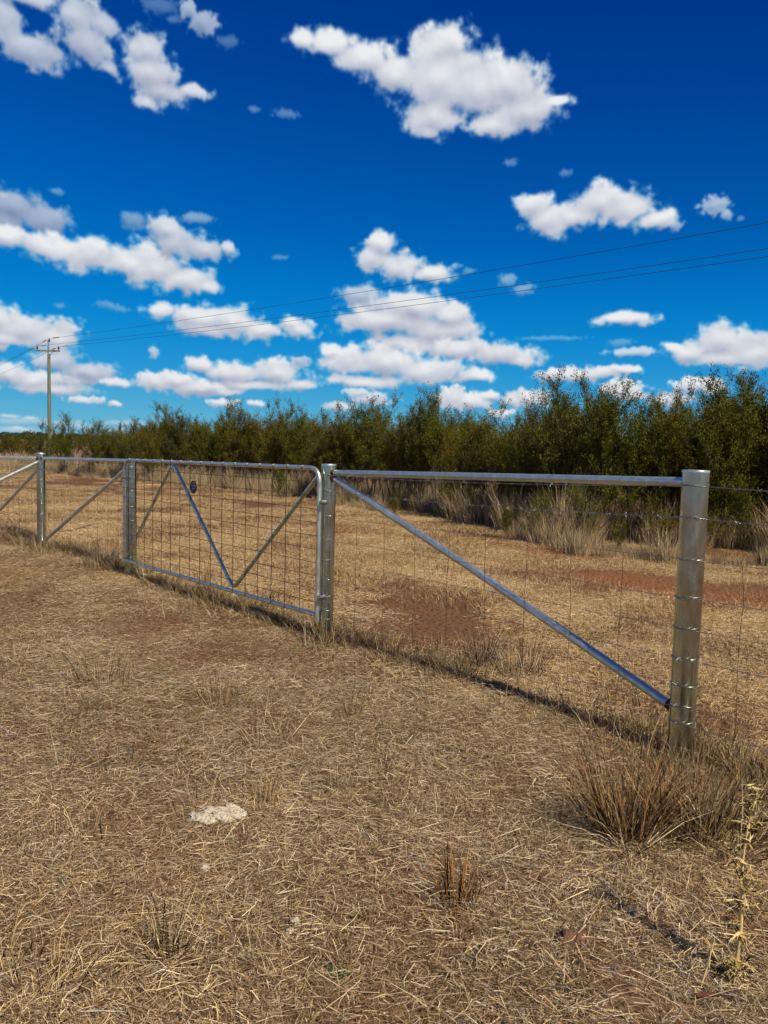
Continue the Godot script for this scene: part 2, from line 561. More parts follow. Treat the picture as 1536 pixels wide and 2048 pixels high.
func tuft_mesh(blades: int, base: float, tall: float, spread: float, pal: Array, width := 0.0013, droop := 0.35) -> ArrayMesh:
	var b := MB.new()
	for k in blades:
		var a := rng.randf() * TAU
		var r := base * sqrt(rng.randf())
		var yaw := a + rng.randfn(0.0, 0.7)
		var th := spread * pow(rng.randf(), 0.8)
		var ln := tall * rng.randf_range(0.45, 1.08)
		var d := Vector3(cos(yaw) * sin(th), cos(th), sin(yaw) * sin(th))
		var p0 := Vector3(cos(a) * r, -0.01, sin(a) * r)
		var p1 := p0 + d * ln * 0.55
		var d2 := (d + Vector3(cos(yaw), -0.4, sin(yaw)) * droop * rng.randf() + Vector3(rng.randfn(), rng.randfn(), rng.randfn()) * 0.06).normalized()
		var p2 := p1 + d2 * ln * 0.45
		p2.y = maxf(p2.y, 0.003)
		var ra := rng.randf() * TAU
		var side := d.cross(Vector3(cos(ra), 0.2, sin(ra))).normalized()
		b.blade(p0, p1, p2, side, width * rng.randf_range(0.6, 1.25), pick(pal[rng.randi() % pal.size()]))
	return b.mesh()

func scatter(called: String, label: String, category: String, meshes: Array, spots: Array) -> void:
	# spots: [Transform3D, Color]; one stuff object, a MultiMesh child for each variant of the mesh
	var root := Node3D.new()
	root.name = numbered(called)
	add_child(root)
	root.set_meta("label", label)
	root.set_meta("category", category)
	root.set_meta("kind", "stuff")
	var n := meshes.size()
	for k in n:
		var mine := []
		for q in range(k, spots.size(), n):
			mine.append(spots[q])
		if mine.is_empty():
			continue
		var mm := MultiMesh.new()
		mm.transform_format = MultiMesh.TRANSFORM_3D
		mm.use_colors = true
		mm.mesh = meshes[k]
		mm.instance_count = mine.size()
		for q in mine.size():
			mm.set_instance_transform(q, mine[q][0])
			mm.set_instance_color(q, mine[q][1])
		var o := MultiMeshInstance3D.new()
		o.name = "blades"
		o.multimesh = mm
		o.material_override = M.straw
		o.set_meta("kind", "stuff")
		root.add_child(o, true)

func spot(x: float, z: float, s: float, sy := 1.0, tint := Color.WHITE) -> Array:
	var bs := Basis(Vector3.UP, rng.randf() * TAU).scaled(Vector3(s, s * sy, s))
	return [Transform3D(bs, Vector3(x, height(x, z), z)), tint]

func side_of_line(x: float, z: float) -> float:
	return (Vector2(x, z) - LINE_R).dot(LINE_N)      # > 0 on the camera's side

func in_view(x: float, z: float, margin: float) -> bool:
	return z < -0.9 and absf(x) < -z * 0.53 + margin

func build_litter() -> void:
	var near := []
	for k in 6:
		near.append(litter_patch(1500, 0.34, [[PALE, BROWN, DARK, GOLD], [PALE, GOLD, DARK, ASH], [PALE, BROWN, BROWN, GOLD], [BROWN, PALE, DARK, GOLD], [PALE, BROWN, DARK, ASH], [PALE, DARK, ASH, GOLD]][k]))
	var spots := []
	var step := 0.27
	var z := -1.0
	while z > -15.0:
		var x := z * 0.56 - 0.6
		while x < -z * 0.56 + 0.6:
			var px := x + rng.randf_range(-0.14, 0.14)
			var pz := z + rng.randf_range(-0.14, 0.14)
			x += step
			if side_of_line(px, pz) < -0.3:
				continue
			var t := patchy.get_noise_2d(px * 55.0, pz * 40.0) + patchy.get_noise_2d(px * 150.0 + 50.0, pz * 120.0) * 0.5 + patchy.get_noise_2d(px * 17.0 + 9.0, pz * 14.0) * 0.8
			if rng.randf() < smoothstep(0.22, -0.28, t) * 0.88:
				continue
			var w := patchy.get_noise_2d(px * 12.0 + 400.0, pz * 12.0)
			var tint := Color(1, 1, 1).lerp(Color(1.08, 0.98, 0.80), clampf(w * 1.6, 0.0, 1.0)).lerp(Color(0.92, 0.90, 0.90), clampf(-w * 1.6, 0.0, 1.0))
			var f := rng.randf_range(0.82, 1.15)
			spots.append(spot(px, pz, rng.randf_range(0.75, 1.1), 1.0, Color(tint.r * f, tint.g * f, tint.b * f)))
		z -= step
	scatter("straw_litter", "flattened dry straw matted over the soil before the fence", "straw", near, spots)

	# finer broken stems trodden into the earth between the straws
	var chaff := []
	for k in 5:
		chaff.append(litter_patch(2400, 0.36, [[BROWN, DARK, GOLD, PALE], [BROWN, GOLD, DARK, ASH], [PALE, BROWN, DARK, GOLD], [BROWN, DARK, PALE, GOLD], [BROWN, BROWN, GOLD, PALE]][k], 0.42, 0.010))
	spots = []
	z = -1.0
	while z > -13.0:
		var x := z * 0.56 - 0.6
		while x < -z * 0.56 + 0.6:
			var px := x + rng.randf_range(-0.12, 0.12)
			var pz := z + rng.randf_range(-0.12, 0.12)
			x += 0.34
			if side_of_line(px, pz) > -0.4 and patchy.get_noise_2d(px * 90.0 + 20.0, pz * 70.0) > -0.42:
				var f := rng.randf_range(0.85, 1.15)
				spots.append(spot(px, pz, rng.randf_range(0.9, 1.15), 1.0, Color(f, f, f)))
		z -= 0.34
	scatter("straw_chaff", "fine broken straw chaff trodden into the brown soil", "straw", chaff, spots)

	# short dry pasture behind the fence
	var far := []
	for k in 5:
		var b: Array = [[PALE, GOLD, BROWN, GOLD], [GOLD, PALE, GOLD, BROWN], [PALE, ASH, GOLD, BROWN], [GOLD, GOLD, PALE, BROWN], [PALE, PALE, GOLD, ASH]][k]
		far.append(litter_patch(1700, 0.42, b, 0.62))
	for k in 4:
		far.append(tuft_mesh(300, 0.40, 0.095, 0.9, [PALE, GOLD, PALE, BROWN], 0.0009, 0.5))
	spots = []
	z = -2.0
	while z > -46.0:
		var st := 0.26 if z > -13.0 else 0.42 if z > -22.0 else 0.8
		var x := z * 0.56 - 0.6
		while x < -z * 0.56 + 0.8:
			var px := x + rng.randf_range(-0.18, 0.18)
			var pz := z + rng.randf_range(-0.18, 0.18)
			x += st
			var sd := side_of_line(px, pz)
			if sd > 0.1 or sd < -14.0:
				continue
			var t := patchy.get_noise_2d(px * 14.0, pz * 14.0) + bare(px, pz)
			if t < -0.26 and rng.randf() < 0.88:
				continue
			var f := rng.randf_range(0.85, 1.12)
			spots.append(spot(px, pz, rng.randf_range(0.9, 1.3) * (1.0 if st < 0.4 else 1.3), 1.0, Color(f * 1.18, f * 1.12, f * 1.02)))
		z -= st
	scatter("short_pasture", "short golden dry pasture between the fence and the scrub", "grass", far, spots)

	# loose standing stalks, thicker along the fence line
	var wisps := []
	for k in 6:
		wisps.append(tuft_mesh(16, 0.06, 0.26, 0.55, [PALE, GOLD, BROWN], 0.0009, 0.5))
	spots = []
	for k in 420:
		var zz := -rng.randf_range(1.4, 11.0)
		var xx := rng.randf_range(-1, 1) * (-zz * 0.54 + 0.3)
		if side_of_line(xx, zz) > 0.0 and patchy.get_noise_2d(xx * 20.0 + 90.0, zz * 20.0) > -0.05:
			spots.append(spot(xx, zz, rng.randf_range(0.35, 0.95), rng.randf_range(0.7, 1.1)))
	scatter("standing_stalks", "thin upright dry grass stalks scattered over the straw", "grass", wisps, spots)
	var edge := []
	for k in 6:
		edge.append(tuft_mesh(60, 0.12, 0.24, 0.75, [PALE, GOLD, BROWN, BROWN], 0.0011, 0.7))  # extra brown in the grass colour stands in for the fence's shadow strip
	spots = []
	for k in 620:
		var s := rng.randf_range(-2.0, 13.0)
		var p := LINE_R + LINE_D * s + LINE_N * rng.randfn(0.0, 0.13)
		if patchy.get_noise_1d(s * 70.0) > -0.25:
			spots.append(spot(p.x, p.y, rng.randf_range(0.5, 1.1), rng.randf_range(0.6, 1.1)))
	scatter("fence_line_grass", "ragged strip of dry grass, browned to deepen the fence shadow, growing under the fence wires and gate", "grass", edge, spots)

func bare(x: float, z: float) -> float:
	var w := 0.0
	for p in [[ground(1250, 1165), 2.6, 0.45], [ground(1120, 1108), 1.6, 0.5], [ground(640, 1058), 1.8, 0.6]]:
		var d := Vector2(x - p[0].x, z - p[0].z)
		w = maxf(w, 1.2 - Vector2(d.dot(LINE_D) / p[1], d.dot(LINE_N) / (p[1] * p[2])).length())
	return -w * 0.75

func tussock(called: String, label: String, px: float, py: float, meshes: Array, s := 1.0) -> Node3D:
	var t := thing(called, label, "grass clump", ground(px, py))
	for m in meshes:
		var o := part(t, "blades", m[0], M.straw, m[1])
		o.scale = Vector3(s, s, s)
	return t

func build_tussocks() -> void:
	var rusty := [Color(0.40, 0.205, 0.075), Color(0.48, 0.26, 0.095), Color(0.31, 0.165, 0.07)]
	var lean := Vector3(-0.14, 0, -0.05)
	tussock("grass_tussock", "large brown wiry grass tussock fanning out before the big end post", 1330, 1678, [
		[tuft_mesh(620, 0.12, 0.45, 0.75, [rusty, rusty, GOLD], 0.0010, 0.3), lean],
		[tuft_mesh(480, 0.12, 0.40, 0.68, [rusty, BROWN, GOLD], 0.0010, 0.3), Vector3(0.10, 0, -0.03)],
		[tuft_mesh(320, 0.14, 0.34, 1.15, [GOLD, PALE, BROWN], 0.0012, 0.6), Vector3(0.22, 0, 0.02)],
		[tuft_mesh(150, 0.07, 0.34, 1.35, [PALE, GOLD], 0.0012, 0.5), Vector3(-0.15, 0, 0.06)],
	])
	tussock("grass_tussock", "small upright rust-brown grass clump standing alone in the straw", 915, 1805, [
		[tuft_mesh(120, 0.065, 0.21, 0.42, [rusty, [Color(0.36, 0.17, 0.05)]], 0.0013, 0.15), Vector3.ZERO],
		[tuft_mesh(60, 0.09, 0.13, 1.1, [BROWN, GOLD], 0.0011, 0.5), Vector3(0.05, 0, 0.02)],
	])
	tussock("grass_tussock", "pale green-tinged grass tuft at the foot of the gate's hinge post", 648, 1285, [
		[tuft_mesh(130, 0.07, 0.34, 0.55, [GOLD, PALE, [Color(0.30, 0.27, 0.10)]], 0.0013, 0.3), Vector3.ZERO]])
	tussock("grass_tussock", "grey-brown bushy grass tuft below the long diagonal brace", 962, 1330, [
		[tuft_mesh(220, 0.12, 0.36, 0.7, [BROWN, ASH, BROWN], 0.0013, 0.35), Vector3.ZERO]])
	tussock("grass_tussock", "golden grass tuft under the wires beside the grey bushy one", 1040, 1352, [
		[tuft_mesh(200, 0.14, 0.33, 0.75, [GOLD, PALE, BROWN], 0.0013, 0.35), Vector3.ZERO]])
	tussock("grass_tussock", "thin brown grass tuft poking through the gate mesh at its lowest bend", 408, 1190, [
		[tuft_mesh(60, 0.05, 0.55, 0.28, [rusty, BROWN], 0.0016, 0.15), Vector3.ZERO]])
	tussock("grass_tussock", "spreading grass tuft under the foot of the gate's V brace", 520, 1212, [
		[tuft_mesh(200, 0.16, 0.30, 0.9, [GOLD, BROWN, PALE], 0.0014, 0.5), Vector3.ZERO]])
	tussock("grass_tussock", "matted low grass tuft beside the latch post, away from the gate", 208, 1118, [
		[tuft_mesh(220, 0.15, 0.30, 1.0, [BROWN, GOLD, ASH], 0.0016, 0.5), Vector3.ZERO]])
	tussock("grass_tussock", "wispy golden grass clump on open straw, its stalks leaning apart", 445, 1415, [
		[tuft_mesh(70, 0.10, 0.34, 0.65, [GOLD, BROWN, PALE], 0.0011, 0.3), Vector3.ZERO]])
	tussock("grass_tussock", "low wispy grass clump in the reddish bare straw", 205, 1372, [
		[tuft_mesh(80, 0.16, 0.28, 0.6, [GOLD, BROWN], 0.0012, 0.3), Vector3.ZERO]])
	tussock("grass_tussock", "yellowed grass clump between the latch side and the pale stone", 540, 1485, [
		[tuft_mesh(80, 0.12, 0.26, 0.7, [GOLD, BROWN, PALE], 0.0010, 0.35), Vector3.ZERO]])
	tussock("grass_tussock", "sparse grass clump before the middle of the brace panel", 700, 1432, [
		[tuft_mesh(56, 0.06, 0.27, 0.7, [BROWN, GOLD], 0.0010, 0.35), Vector3.ZERO]])
	tussock("grass_tussock", "flattened straw-coloured clump with stems splayed over the ground", 335, 1905, [
		[tuft_mesh(90, 0.04, 0.22, 1.45, [PALE, GOLD, BROWN], 0.0013, 0.4), Vector3.ZERO],
		[tuft_mesh(16, 0.03, 0.30, 0.4, [PALE, GOLD], 0.0010, 0.2), Vector3.ZERO]])
	tussock("grass_tussock", "short orange-tipped grass clump beside the pale stone", 525, 1612, [
		[tuft_mesh(50, 0.04, 0.15, 0.45, [GOLD, [Color(0.50, 0.33, 0.08)]], 0.0012, 0.3), Vector3.ZERO]])
	tussock("grass_tussock", "small dark-rooted grass clump in the middle of the straw", 782, 1605, [
		[tuft_mesh(60, 0.06, 0.13, 0.8, [GOLD, BROWN, BROWN], 0.0011, 0.35), Vector3.ZERO]])
	tussock("grass_tussock", "low yellow grass clump at the bare straw's edge", 40, 1985, [
		[tuft_mesh(220, 0.16, 0.15, 1.2, [GOLD, GOLD, PALE], 0.0014, 0.6), Vector3.ZERO]])
	tussock("dry_rosette", "curled orange-brown dead rosette plant beyond the large tussock", 1492, 1535, [
		[tuft_mesh(240, 0.13, 0.15, 1.2, [[Color(0.46, 0.27, 0.08), Color(0.52, 0.36, 0.14)], GOLD, PALE], 0.0026, 1.2), Vector3.ZERO]])


# ------------------------------------------------------------------ trees
func tree_meshes(tall: float, wide: float, stems: int, leaves: int, skirt: float, tone: Color, airy: float) -> Array:
	var wood := MB.new()
	var crown := MB.new()
	var bark := Color(0.055, 0.042, 0.032)
	var twigs := []
	for s in stems:
		var yaw := TAU * (s + rng.randf()) / stems
		var leanr := rng.randf_range(0.05, 0.36) if s > 0 else 0.04
		var ln := tall * (rng.randf_range(0.62, 0.95) if s > 0 else 1.0)
		var p := Vector3(cos(yaw), 0, sin(yaw)) * rng.randf() * 0.10
		p.y = -0.05
		var d := Vector3(cos(yaw) * sin(leanr), cos(leanr), sin(yaw) * sin(leanr))
		var pts := PackedVector3Array([p])
		var rad := PackedFloat32Array([0.017 * tall / 2.7])
		for k in 7:
			p += d * ln / 7.0
			d = (d + Vector3(rng.randfn() * 0.10, 0.05, rng.randfn() * 0.10)).normalized()
			pts.append(p)
			rad.append(0.017 * tall / 2.7 * (1.0 - (k + 1) / 7.6))
		wood.tube(pts, rad, 5, bark, false)
		var nb := 9
		for q in nb:
			var t := lerpf(skirt, 0.98, (q + rng.randf()) / nb)
			var at := t * 7.0
			var i := mini(int(at), 6)
			var from := pts[i].lerp(pts[i + 1], at - i)
			var by := rng.randf() * TAU
			var out := rng.randf_range(0.5, 1.0)
			var bd := Vector3(cos(by) * out, rng.randf_range(0.5, 1.1), sin(by) * out).normalized()
			var bl := wide * rng.randf_range(0.30, 0.62) * (1.15 - t * 0.6)
			var mid := from + bd * bl * 0.5
			var bd2 := (bd + Vector3(0, 0.6, 0)).normalized()
			var end := mid + bd2 * bl * 0.5
			wood.tube(PackedVector3Array([from, mid, end]), PackedFloat32Array([0.006, 0.004, 0.0015]), 3, bark, false)
			for w in 7:
				var tt := rng.randf_range(0.25, 1.0)
				var f2 := from.lerp(mid, tt * 2.0) if tt < 0.5 else mid.lerp(end, tt * 2.0 - 1.0)
				var td := (bd2 + Vector3(rng.randfn() * 0.55, rng.randf_range(0.0, 0.7), rng.randfn() * 0.55)).normalized()
				twigs.append([f2, td, rng.randf_range(0.16, 0.40) * (1.0 + airy * t)])
		for w in 6:
			twigs.append([pts[5 + w % 2], (d + Vector3(rng.randfn() * 0.3, 0.4, rng.randfn() * 0.3)).normalized(), rng.randf_range(0.25, 0.5)])
		twigs.append([pts[7] - d * 0.2, d, rng.randf_range(0.4, 0.6)])
	for tw in twigs:
		var a: Vector3 = tw[0]
		var e: Vector3 = a + tw[1] * tw[2]
		wood.blade(a, a.lerp(e, 0.5), e, tw[1].cross(Vector3(0.3, 0.2, 0.9)).normalized(), 0.0018, bark)
	var each := maxi(4, leaves / twigs.size())
	for tw in twigs:
		var shade := rng.randf_range(0.65, 1.35)
		var warm := rng.randf()
		for k in each:
			var t := pow(rng.randf(), 0.8)
			var p: Vector3 = tw[0] + tw[1] * tw[2] * t + Vector3(rng.randfn(), rng.randfn(), rng.randfn()) * 0.026
			var d: Vector3 = (tw[1] * 0.7 + Vector3(rng.randfn(), rng.randfn() + 0.35, rng.randfn()) * 0.55).normalized()
			var sd := d.cross(Vector3(rng.randfn(), rng.randfn(), rng.randfn())).normalized()
			var f := shade * rng.randf_range(0.6, 1.4)
			var col := Color(tone.r * f * (1.0 + warm * 0.25), tone.g * f, tone.b * f)
			crown.leaf(p, d, sd, rng.randf_range(0.030, 0.064), rng.randf_range(0.004, 0.0085), col)
	return [wood.mesh(), crown.mesh()]

func place_tree(kind: Array, at: Vector3, s: float, sy: float, called: String, label: String, group: String) -> Node3D:
	var t := thing(called, label, "tree", at, group)
	part(t, "trunk", kind[0], M.bark)
	part(t, "crown", kind[1], M.leaf)
	t.rotation.y = rng.randf() * TAU
	t.scale = Vector3(s, sy, s)
	return t

const LOOKS := ["green upright scrub tree", "olive broad scrub tree", "grey-green loose scrub tree", "dense dark green scrub tree", "olive upright scrub tree", "green tree with airy top twigs", "broad grey-green scrub tree", "sparse feathery see-through tree"]

func zone(x: float) -> String:
	return "past the corner post" if x < 250 else "opposite the gate" if x < 650 else "opposite the long diagonal brace" if x < 1340 else "past the tall end post"

func front_y(x: float) -> float:
	# photograph row where the foot of the scrub stands, by column
	var k := [[-200, 925], [110, 946], [345, 964], [560, 984], [740, 1008], [870, 1026], [1000, 1050], [1170, 1078], [1350, 1090], [1540, 1098], [1900, 1130]]
	for q in k.size() - 1:
		if x <= k[q + 1][0]:
			return lerpf(k[q][1], k[q + 1][1], clampf(float(x - k[q][0]) / (k[q + 1][0] - k[q][0]), 0.0, 1.0))
	return 1130.0

func build_trees() -> void:
	var green := Color(0.078, 0.092, 0.010)
	var olive := Color(0.098, 0.090, 0.012)
	var grey_green := Color(0.076, 0.084, 0.018)
	var kinds := []
	for k in 8:
		kinds.append(tree_meshes(2.7, [1.5, 1.7, 1.35, 1.8, 1.6, 1.45, 1.9, 1.3][k], [6, 7, 5, 8, 6, 5, 7, 4][k], [21000, 24000, 17000, 25000, 21000, 17000, 24000, 10000][k], [0.20, 0.17, 0.24, 0.15, 0.19, 0.26, 0.17, 0.28][k], [green, olive, grey_green, green, olive, green, grey_green, grey_green][k], [0.1, 0.2, 0.5, 0.1, 0.2, 0.6, 0.15, 0.8][k]))
	# the front row, read from the photograph: column, crown top row, kind
	var front := [[140, 828, 5], [185, 852, 2], [222, 862, 7], [262, 846, 2], [300, 858, 4], [345, 806, 6], [395, 842, 0], [448, 798, 5], [492, 830, 4], [540, 812, 1], [592, 806, 3], [632, 842, 7], [668, 832, 4], [706, 808, 3], [744, 804, 0], [790, 812, 1], [835, 794, 6], [876, 776, 5], [915, 822, 4], [955, 836, 7], [1005, 826, 1], [1062, 762, 7], [1085, 812, 3], [1168, 748, 6], [1215, 772, 0], [1262, 806, 5], [1305, 822, 2], [1352, 802, 4], [1392, 806, 5], [1440, 774, 3], [1492, 744, 6], [1545, 748, 1], [1610, 740, 3]]
	for f in front:
		var g := ground(f[0], front_y(f[0]) + rng.randf_range(-7, 4))
		var up := ray(f[0], f[1])
		var tall := EYE.y + up.y * (g.z / up.z) - g.y
		var s := tall / 2.85
		var lab := "%s at the thicket's front edge, %s" % [LOOKS[f[2]], zone(f[0])]
		place_tree(kinds[f[2]], g, s * rng.randf_range(0.95, 1.15), s, "scrub_tree", lab, "scrub trees along the thicket's front edge")
	for k in 165:
		var x := rng.randf_range(60, 1750) if k < 130 else rng.randf_range(108, 460)
		var g := ground(x, front_y(x))
		var way := Vector2(g.x, g.z).normalized()
		var deep := rng.randf_range(0.6, 9.0)
		var p := Vector2(g.x, g.z) + way * deep * 0.6 - LINE_N * deep * 0.6
		var s := rng.randf_range(0.72, 0.98)
		var kk := rng.randi() % 7
		place_tree(kinds[kk], Vector3(p.x, height(p.x, p.y), p.y), s * 1.1, s, "thicket_tree", "%s crowded inside the thicket, %s" % [LOOKS[kk], zone(x)], "scrub trees inside the thicket")
	# low bushes at the left, farther off
	for q in [[8, 916, 876], [26, 918, 870], [44, 917, 868], [58, 918, 876], [76, 919, 886], [90, 921, 890], [-16, 914, 874], [112, 923, 866], [124, 926, 862]]:
		var g := ground(q[0], q[1])
		var up := ray(q[0], q[2])
		var tall := EYE.y + up.y * (g.z / up.z) - g.y
		place_tree(kinds[1 + int(q[0] + 30) % 4], g, tall / 1.9, tall / 2.85, "far_bush", "low rounded bush in the open field near the power pole", "bushes in the field near the power pole")
	# saplings standing in the grass before the thicket
	var young := tree_meshes(1.15, 0.65, 4, 2600, 0.12, green, 0.1)
	var young2 := tree_meshes(1.0, 0.6, 3, 1700, 0.3, olive, 0.2)
	var list := [[1165, 1092, 985, 0, "dark slim sapling in tall grass at the thicket's edge"], [1312, 1108, 1008, 1, "thin green sapling near the foot of the thicket, closest to the end post"], [1388, 1090, 990, 1, "loose green sapling behind the end post"], [893, 1040, 968, 0, "narrow green sapling standing behind the diagonal brace"], [1480, 1100, 985, 0, "leafy low sapling right of the end post under dark trees"], [640, 1000, 950, 1, "small sapling behind the gate's hinge corner"], [1010, 1075, 1010, 1, "small bushy sapling in dead grass under the long top rail"], [1080, 1085, 1000, 0, "upright sapling in dead grass between two taller trees"], [1240, 1110, 1045, 1, "knee-high sapling at the edge of the red soil"], [790, 1040, 985, 1, "thin sapling just beyond the diagonal brace's upper end"], [1430, 1112, 1020, 1, "low green sapling beside the end post in dead grass"], [560, 1000, 945, 0, "small dark sapling beyond the gate mesh"]]
	for q in list:
		var g := ground(q[0], q[1])
		var up := ray(q[0], q[2])
		var tall := EYE.y + up.y * (g.z / up.z) - g.y
		place_tree([young, young2][q[3]], g, tall / 1.1, tall / 1.1, "sapling", q[4], "")
	# tall dead grass at their feet
	var tall_grass := []
	for k in 6:
		tall_grass.append(tuft_mesh(80, 0.18, 0.72, 0.5, [PALE, GOLD, PALE, ASH], 0.0022, 0.45))
	var spots := []
	for k in 8000:
		var x := rng.randf_range(-80, 1750)
		var g := ground(x, front_y(x))
		var way := Vector2(g.x, g.z).normalized()
		var off := 0.4 - 3.0 * pow(rng.randf(), 1.5) if k % 4 > 0 else rng.randf_range(0.0, 7.0)
		if patchy.get_noise_2d(g.x * 26.0, (g.z + off) * 26.0) < (-0.30 if off > -0.3 else -0.14):
			continue
		var p := Vector2(g.x, g.z) + way * off
		var f := rng.randf_range(1.0, 1.4)
		var s := rng.randf_range(0.5, 1.15) * (0.5 if off < -1.9 else 0.75 if off < -1.2 else 1.0)
		s *= 1.0 + 0.9 * patchy.get_noise_2d(p.x * 90.0 + 7.0, p.y * 90.0)
		spots.append(spot(p.x, p.y, s, rng.randf_range(0.6, 1.2), Color(f, f * 0.96, f * 0.88)))
	scatter("tall_dead_grass", "tall bleached dead grass massed along the foot of the scrub", "grass", tall_grass, spots)
	# woodland on the far rise
	var lump := MB.new()
	for k in 700:
		var d := Vector3(rng.randfn(), rng.randfn() * 0.7, rng.randfn()).normalized()
		var p := Vector3(0, 3.4, 0) + d * Vector3(3.2, 2.6, 3.2) * rng.randf_range(0.6, 1.0)
		var sd := d.cross(Vector3(rng.randfn(), rng.randfn(), rng.randfn())).normalized()
		var f := rng.randf_range(0.6, 1.3)
		lump.leaf(p, (d + Vector3(rng.randfn(), rng.randfn(), rng.randfn()) * 0.6).normalized(), sd, 0.9, 0.4, Color(0.040 * f, 0.060 * f, 0.034 * f))
	var wood := []
	for k in 900:
		var az := deg_to_rad(rng.randf_range(-38, 38))
		var r := 640.0 + rng.randfn() * 40.0
		wood.append(spot(sin(az) * r, -cos(az) * r, rng.randf_range(0.5, 0.95), rng.randf_range(0.7, 1.2)))
	for q in [[104, 905, 0.14], [128, 908, 0.12], [20, 899, 0.3], [70, 897, 0.3], [112, 898, 0.3]]:
		var g := ground(q[0], q[1])
		wood.append(spot(g.x, g.z, q[2] * 2.0, 1.0))
	scatter("far_woodland", "dark strip of woodland on the rise at the horizon", "woodland", [lump.mesh()], wood)


# ------------------------------------------------------------------ fence and gate
func post(parent: Node3D, s: float, top: float, r: float, cap_kind: int) -> void:
	var b := MB.new()
	var at := on_line(s, 0.0)
	b.lathe(Vector3(at.x, 0, at.z), PackedVector2Array([Vector2(r, -0.25), Vector2(r, 0.3), Vector2(r, 0.7), Vector2(r, top - 0.012)]), 28)
	var o := part(parent, "post", b.mesh(), M.steel)
	var c := MB.new()
	if cap_kind == 0:
		c.lathe(Vector3(at.x, 0, at.z), PackedVector2Array([Vector2(r + 0.0004, top - 0.014), Vector2(r + 0.0012, top - 0.012), Vector2(r + 0.0012, top - 0.003), Vector2(r - 0.002, top), Vector2(r * 0.5, top + 0.001), Vector2(0.0, top + 0.001)]), 28)
	else:
		c.lathe(Vector3(at.x, 0, at.z), PackedVector2Array([Vector2(r + 0.001, top - 0.022), Vector2(r + 0.007, top - 0.020), Vector2(r + 0.007, top - 0.004), Vector2(r * 0.85, top + 0.004), Vector2(r * 0.45, top + 0.009), Vector2(0.0, top + 0.010)]), 28)
	part(o, "cap", c.mesh(), M.pipe)

func tie(parent: Node3D, s: float, h: float, r: float) -> void:
	var at := on_line(s, h)
	var pts := PackedVector3Array()
	for k in 25:
		var a := TAU * k / 24.0
		pts.append(at + Vector3(cos(a) * (r + 0.0025), sin(a * 2.0 + h * 40.0) * 0.004 + cos(a) * 0.003, sin(a) * (r + 0.0025)))
	part(parent, "wire_tie", single_tube(pts, 0.0019, 5), M.wire)
	var kn := MB.new()
	var o := on_line(s, h, r + 0.006)
	for k in 3:
		var q := o + Vector3(rng.randfn(), rng.randfn(), rng.randfn()) * 0.004
		kn.tube(PackedVector3Array([q, q + Vector3(rng.randfn(), rng.randfn() * 0.6, rng.randfn()).normalized() * 0.022]), 0.0017, 4)
	part(parent, "wire_knot", kn.mesh(), M.wire)

func barbed(parent: Node3D, a: Vector3, b: Vector3) -> void:
	var m := MB.new()
	var ln := a.distance_to(b)
	var d := (b - a) / ln
	var n := maxi(2, int(ln / 0.02))
	for strand in 2:
		var pts := PackedVector3Array()
		for k in n + 1:
			var t := float(k) / n
			var w := k * 1.9 + strand * PI
			pts.append(a.lerp(b, t) + Vector3(0, -0.03 * 4.0 * t * (1.0 - t) * minf(1.0, ln / 4.0) + sin(w) * 0.0016, 0) + d.cross(Vector3.UP) * cos(w) * 0.0016)
		m.tube(pts, 0.0013, 4, Color.WHITE, false)
	var q := 0.05
	while q < ln:
		var t := q / ln
		var p := a.lerp(b, t) + Vector3(0, -0.03 * 4.0 * t * (1.0 - t) * minf(1.0, ln / 4.0), 0)
		for k in 2:
			var o := Vector3(rng.randfn(), rng.randfn(), rng.randfn()).normalized() * 0.013
			m.tube(PackedVector3Array([p - o, p + o]), 0.0013, 3, Color.WHITE, false)
		m.tube(PackedVector3Array([p - d * 0.006, p + d * 0.006]), 0.0032, 5)
		q += rng.randf_range(0.085, 0.10)
	part(parent, "barbed_wire", m.mesh(), M.wire)

func netting(parent: Node3D, s0: float, s1: float, rows: Array, first: float, off: float) -> void:
	# rows: [height at s0, height at s1]; stays 0.3 m apart, each knotted to each row
	for r in rows:
		var pts := PackedVector3Array()
		var n := 14
		for k in n + 1:
			var t := float(k) / n
			pts.append(on_line(lerpf(s0, s1, t), lerpf(r[0], r[1], t) + rng.randfn() * 0.003, off))
		part(parent, "line_wire", single_tube(pts, 0.0014, 4), M.wire)
	var s := first
	while s < s1:
		var t := (s - s0) / (s1 - s0)
		var hi := lerpf(rows[0][0], rows[0][1], t)
		var lo := lerpf(rows[-1][0], rows[-1][1], t)
		var pts := PackedVector3Array()
		for k in 6:
			pts.append(on_line(s + rng.randfn() * 0.004, lerpf(hi, lo, k / 5.0), off + 0.001))
		part(parent, "stay_wire", single_tube(pts, 0.0013, 4), M.mesh_wire)
		s += 0.3

func weld(parent: Node3D, a: Vector3, b: Vector3, r: float) -> void:
	part(parent, "weld", single_tube(PackedVector3Array([a, a.lerp(b, 0.35), b]), PackedFloat32Array([r + 0.005, r + 0.003, r + 0.0008]), 12), M.rust)

const ROWS_R := [0.957, 0.777, 0.63, 0.484, 0.356, 0.253, 0.177]
const ROWS_G := [0.938, 0.764, 0.608, 0.459, 0.336, 0.231, 0.16]

